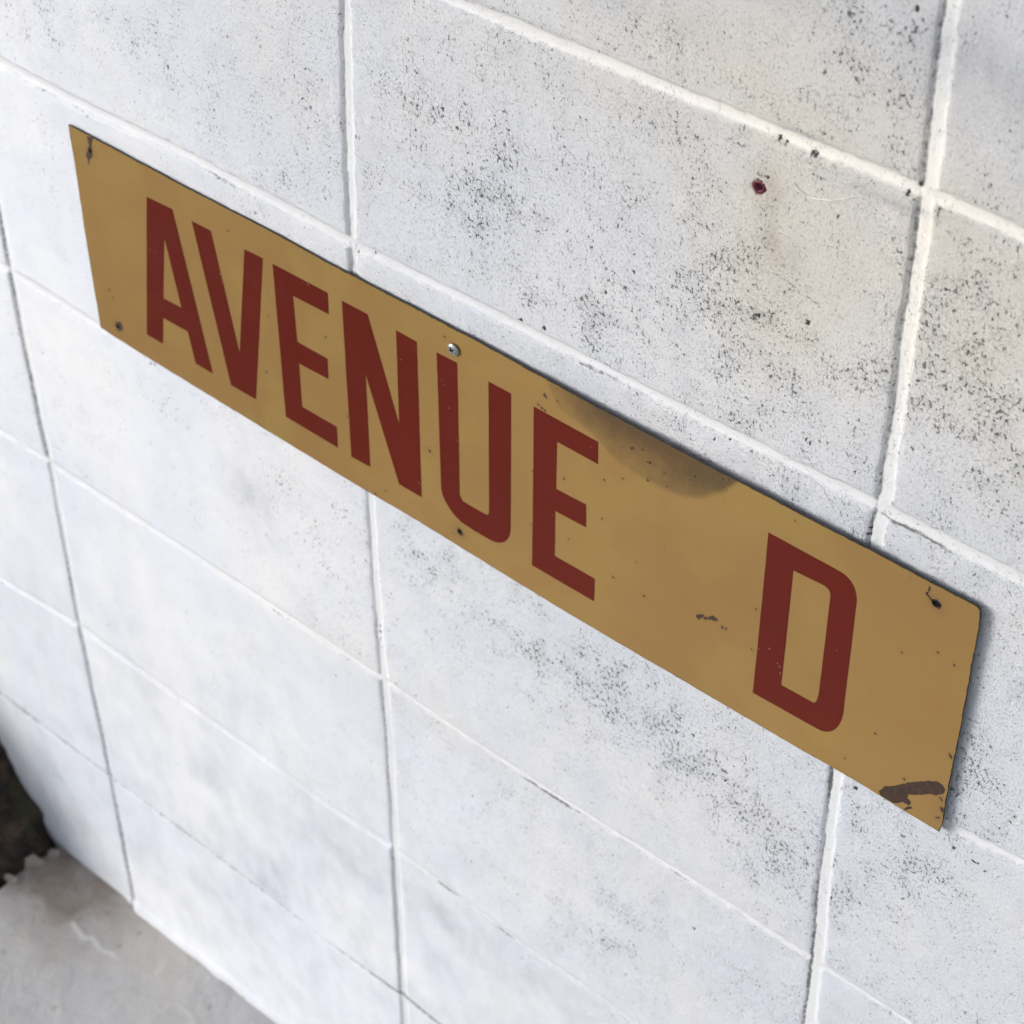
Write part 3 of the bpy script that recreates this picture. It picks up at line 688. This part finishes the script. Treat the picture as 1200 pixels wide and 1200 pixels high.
def build_sign():
    root = bpy.data.objects.new('street_sign', None); COL.objects.link(root)
    tag(root, 'tan metal street sign reading AVENUE D in dark red capitals, screwed to the white wall',
        'street sign')
    outline = ragged(PLATE, .0045, .00035, 3)
    holes = [blob_poly(hx, hz, r, 50 + i, 18, .12) for i, ((hx, hz), r) in
             enumerate(zip(HOLES, (.0021, .0020, .0024, .0032)))]
    spots = [ragged(p, .0010, .0008, 60 + i) for i, p in enumerate(RUST)]
    spots += [blob_poly(x, z, r, 200 + i) for i, (x, z, r) in enumerate(SPECKS)]
    rnd = random.Random(9)

    def dark_patch(x, z):
        # lower rim of the dark area at the plate's top edge, by x
        sx = [p[0] for p in DARK_PATCH]; sz = [p[1] for p in DARK_PATCH]
        o = np.argsort(sx)
        zr = np.interp(x, np.array(sx)[o], np.array(sz)[o]) + .0012 * fnoise(x, z, .02, 700, 2)
        on = sstep(-.0030, .0030, z - zr)
        w = sstep(.130, .235, x) * (1 - sstep(.318, .350, x))
        up = sstep(-.075, -.022, z)
        rim = np.exp(-np.maximum(z - zr, 0) / .012) * sstep(.24, .27, x)
        return w * (on * (.30 + .22 * rim) + .80 * up ** 1.6 * on)
    cut_sheet('plate', [outline] + holes, .0024, 0., .0013, [M_plate, M_rust, M_edge], spots, root, dark_patch=dark_patch, edge=True)
    for k, loops in enumerate(LETTERS):
        lp = [ragged(l, .006, .00012, 90 + 7 * k + j) for j, l in enumerate(loops)]
        sp = []
        for i, (x, z) in enumerate(CHIPS):
            if inside(np.array([x]), np.array([z]), loops[0])[0] and not any(
                    inside(np.array([x]), np.array([z]), h)[0] for h in loops[1:]):
                sp.append(blob_poly(x, z, rnd.uniform(.00035, .0007), 300 + i, 6))
        o = cut_sheet('letter', lp, .004, .00014, .00020, [M_letter, M_primer, M_letter], sp, root, back=False)
        o['label'] = 'dark red capital letter %s' % 'AVENUED'[k]
    # pan head screw with a cross recess
    sx, sz = SCREW
    R0 = .0046
    rr = np.linspace(0, 1, 34)[1:]; aa = np.linspace(0, 2 * np.pi, 97)[:-1]
    RR, AA = np.meshgrid(rr, aa, indexing='ij')
    x = RR * np.cos(AA); z = RR * np.sin(AA)
    ca, sa = math.cos(.5), math.sin(.5)
    u = x * ca + z * sa; v = -x * sa + z * ca
    rec = np.maximum(1 - sstep(.10, .16, np.abs(u)) - sstep(.46, .56, np.abs(v)), 1 - sstep(.10, .16, np.abs(v)) - sstep(.46, .56, np.abs(u)))
    rec = np.clip(rec, 0, 1)
    hgt = .0017 * np.clip(1 - RR ** 2.6, 0, 1) ** .6 - .0015 * rec * (1 - .5 * RR)
    V = [(0, -.0002, 0)] + list(zip((x * R0).ravel(), (-hgt).ravel(), (z * R0).ravel()))
    na = len(aa)
    tri = [(0, 1 + (k + 1) % na, 1 + k) for k in range(na)]
    Q = []; mi = []
    for i in range(len(rr) - 1):
        for k in range(na):
            a = 1 + i * na + k; b = 1 + i * na + (k + 1) % na
            Q.append((a, b, b + na, a + na)); mi.append(1 if rec[i, k] > .5 else 0)
    base = len(V)
    V += [(R0 * math.cos(a), .0006, R0 * math.sin(a)) for a in aa]
    V += [(.0019 * math.cos(a), .0006, .0019 * math.sin(a)) for a in aa]
    V += [(.0019 * math.cos(a), .02, .0019 * math.sin(a)) for a in aa]
    for lo, hi in ((1 + (len(rr) - 1) * na, base), (base, base + na), (base + na, base + 2 * na)):
        for k in range(na):
            Q.append((lo + k, lo + (k + 1) % na, hi + (k + 1) % na, hi + k)); mi.append(0)
    me = mesh_np('screw', V, Q, tri, mi + [1] * len(tri))
    s = link('screw', me, [M_zinc, M_slot], root)
    s.location = (sx, -float(gap(sx, sz)) - .0014, sz)
    s.rotation_euler = (.06, 0, .05)


def build_plug():
    prof = [(.0001, .009), (.0022, .009), (.0023, -.0006), (.0028, -.0007), (.0041, -.0006), (.0045, -.0001), (.0045, .014)]
    V, Q = lathe(prof, 48)
    V = np.array(V)
    an = np.arctan2(V[:, 2], V[:, 0]); V[:, 0] *= 1 + .05 * np.sin(3 * an); V[:, 2] *= 1 + .06 * np.sin(2 * an + 1)
    me = mesh_np('wall_plug', V, Q)
    o = link('wall_plug', me, [M_plug]); o.location = (PLUG[0], 0, PLUG[1])
    tag(o, 'dark red plastic wall plug sunk in a drilled hole above the sign', 'wall plug')


def tube(name, pts, r, mat, seg=8):
    V = []; Q = []
    pts = [np.array(p, float) for p in pts]
    n = len(pts)
    for i, p in enumerate(pts):
        t = pts[min(i + 1, n - 1)] - pts[max(i - 1, 0)]; t /= np.linalg.norm(t)
        a = np.cross(t, (0, 1, 0)); a /= np.linalg.norm(a); b = np.cross(t, a)
        rad = r * (1 if 0 < i < n - 1 else .3)
        for k in range(seg):
            w = 2 * math.pi * k / seg
            V.append(p + rad * (math.cos(w) * a + math.sin(w) * b))
    for i in range(n - 1):
        for k in range(seg):
            a = i * seg + k; b = i * seg + (k + 1) % seg
            Q.append((a, b, b + seg, a + seg))
    return link(name, mesh_np(name, V, Q), [mat])


def build_thread():
    T = np.array(THREAD)
    t = np.linspace(0, len(T) - 1, 40)
    pts = [(np.interp(a, range(len(T)), T[:, 0]), -.0009, np.interp(a, range(len(T)), T[:, 1])) for a in t]
    o = tube('thread', pts, .00028, M_thread)
    tag(o, 'fine curved white thread stuck to the wall beside the red plug', 'thread')


# ------------------------------------------------------------------ dark mossy stone at the end of the slab
def rock_material():
    N = NT('dark_mottled_stone')
    co = N.n('ShaderNodeTexCoord', None, 'Object')
    a = N.noise(co, 26, 5, .65, dist=.6); b = N.noise(co, 70, 5, .7); c = N.noise(co, 14, 3, .5)
    col = N.mix(N.ramp(b, .35, .7), (.014, .010, .008), (.060, .040, .028))
    col = N.mix(N.math('MULTIPLY', N.ramp(a, .55, .68), .7), col, (.13, .085, .055))
    col = N.mix(N.math('MULTIPLY', N.ramp(c, .58, .68), .6), col, (.065, .065, .03))
    return N.done(col, .9, N.bump(b, .010, 1.))


def build_rock():
    bm = bmesh.new()
    bmesh.ops.create_icosphere(bm, subdivisions=6, radius=1.)
    for v in bm.verts:
        d = v.co.normalized()
        nz = mathutils.noise.fractal(d * 1.6 + mathutils.Vector((3, 1, 7)), .8, 2., 4)
        n2 = mathutils.noise.fractal(d * 9, .7, 2., 4)
        r = .985 + .16 * nz + .065 * n2
        x, y, z = d.x * r, d.y * r, d.z * r
        z = max(z, -.35)
        y = math.copysign(abs(y) ** .8, y)
        lean = -.10 * max(z, 0)
        v.co = (x * ROCK_S[0] + lean, y * ROCK_S[1], z * ROCK_S[2])
    me = bpy.data.meshes.new('stone'); bm.to_mesh(me); bm.free()
    for p in me.polygons: p.use_smooth = True
    o = link('stone', me, [rock_material()])
    o.location = ROCK_P
    tag(o, 'dark brown mottled stone at the end of the floor, in the lower left corner', 'stone')


def build_crumbs():
    rnd = random.Random(4)
    mat = simple('pale_paint_flake', (.34, .30, .26), .8, .001, var=.3, scale=90)
    sp = [(-.530, -.036, .016, 'pale flat paint flake standing against the dark stone, largest of the three'),
          (-.524, -.014, .010, 'pale paint flake nearest the wall, at the foot of the dark stone'),
          (-.533, -.066, .012, 'pale paint flake farthest from the wall, at the foot of the dark stone')]
    for i, (x, y, s, lab) in enumerate(sp):
        bm = bmesh.new()
        n = 11
        ring = [(s * rnd.uniform(.6, 1.15) * math.cos(2 * math.pi * k / n), s * .6 * rnd.uniform(.4, 1.3) * math.sin(2 * math.pi * k / n)) for k in range(n)]
        f = [bm.verts.new((a, -.0012 + 6 * a * a, b)) for a, b in ring]
        g = [bm.verts.new((a, .0012 + 6 * a * a, b)) for a, b in ring]
        bm.faces.new(f); bm.faces.new(g[::-1])
        for k in range(n): bm.faces.new((f[k], g[k], g[(k + 1) % n], f[(k + 1) % n]))
        bmesh.ops.recalc_face_normals(bm, faces=bm.faces)
        me = bpy.data.meshes.new('paint_flake'); bm.to_mesh(me); bm.free()
        o = link('paint_flake', me, [mat]); o.location = (x, y, FZ + s * .22)
        o.rotation_euler = (rnd.uniform(-.9, -.3), rnd.uniform(-.4, .4), rnd.uniform(.2, 1.0))
        tag(o, lab, 'paint flake', 'paint flakes at the foot of the stone')


# areas of the wall: (x, z, radius x, radius z, amount)
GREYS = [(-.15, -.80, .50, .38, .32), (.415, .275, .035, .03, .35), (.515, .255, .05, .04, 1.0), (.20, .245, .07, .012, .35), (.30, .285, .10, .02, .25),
         (-.17, -.79, .03, .03, .35), (-.50, -.95, .06, .10, .45), (-.25, -.70, .04, .03, .15), (.05, -.66, .16, .03, .28), (-.14, -.30, .03, .03, .3),  # low left blob paints the stone's shade into the wall colour
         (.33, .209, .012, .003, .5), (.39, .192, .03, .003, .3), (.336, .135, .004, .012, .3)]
WARMS = [(.30, .22, .16, .10, .7), (.48, .14, .12, .10, .8), (.33, .13, .03, .06, .7), (.32, .10, .05, .06, .4), (-.06, .10, .03, .04, .3),
         (.0, -.40, .2, .04, .25)]
RUSTS = [(.320, .145, .005, .020, .22), (.314, .170, .013, .016, .38), (.326, .125, .016, .024, .22)]
ROCK_P = (-.735, -.04, -1.03)
ROCK_S = (.195, .155, .29)

build_floor()
build_ground()
build_wall()
build_rock()
build_crumbs()
build_sign()
build_plug()
build_thread()
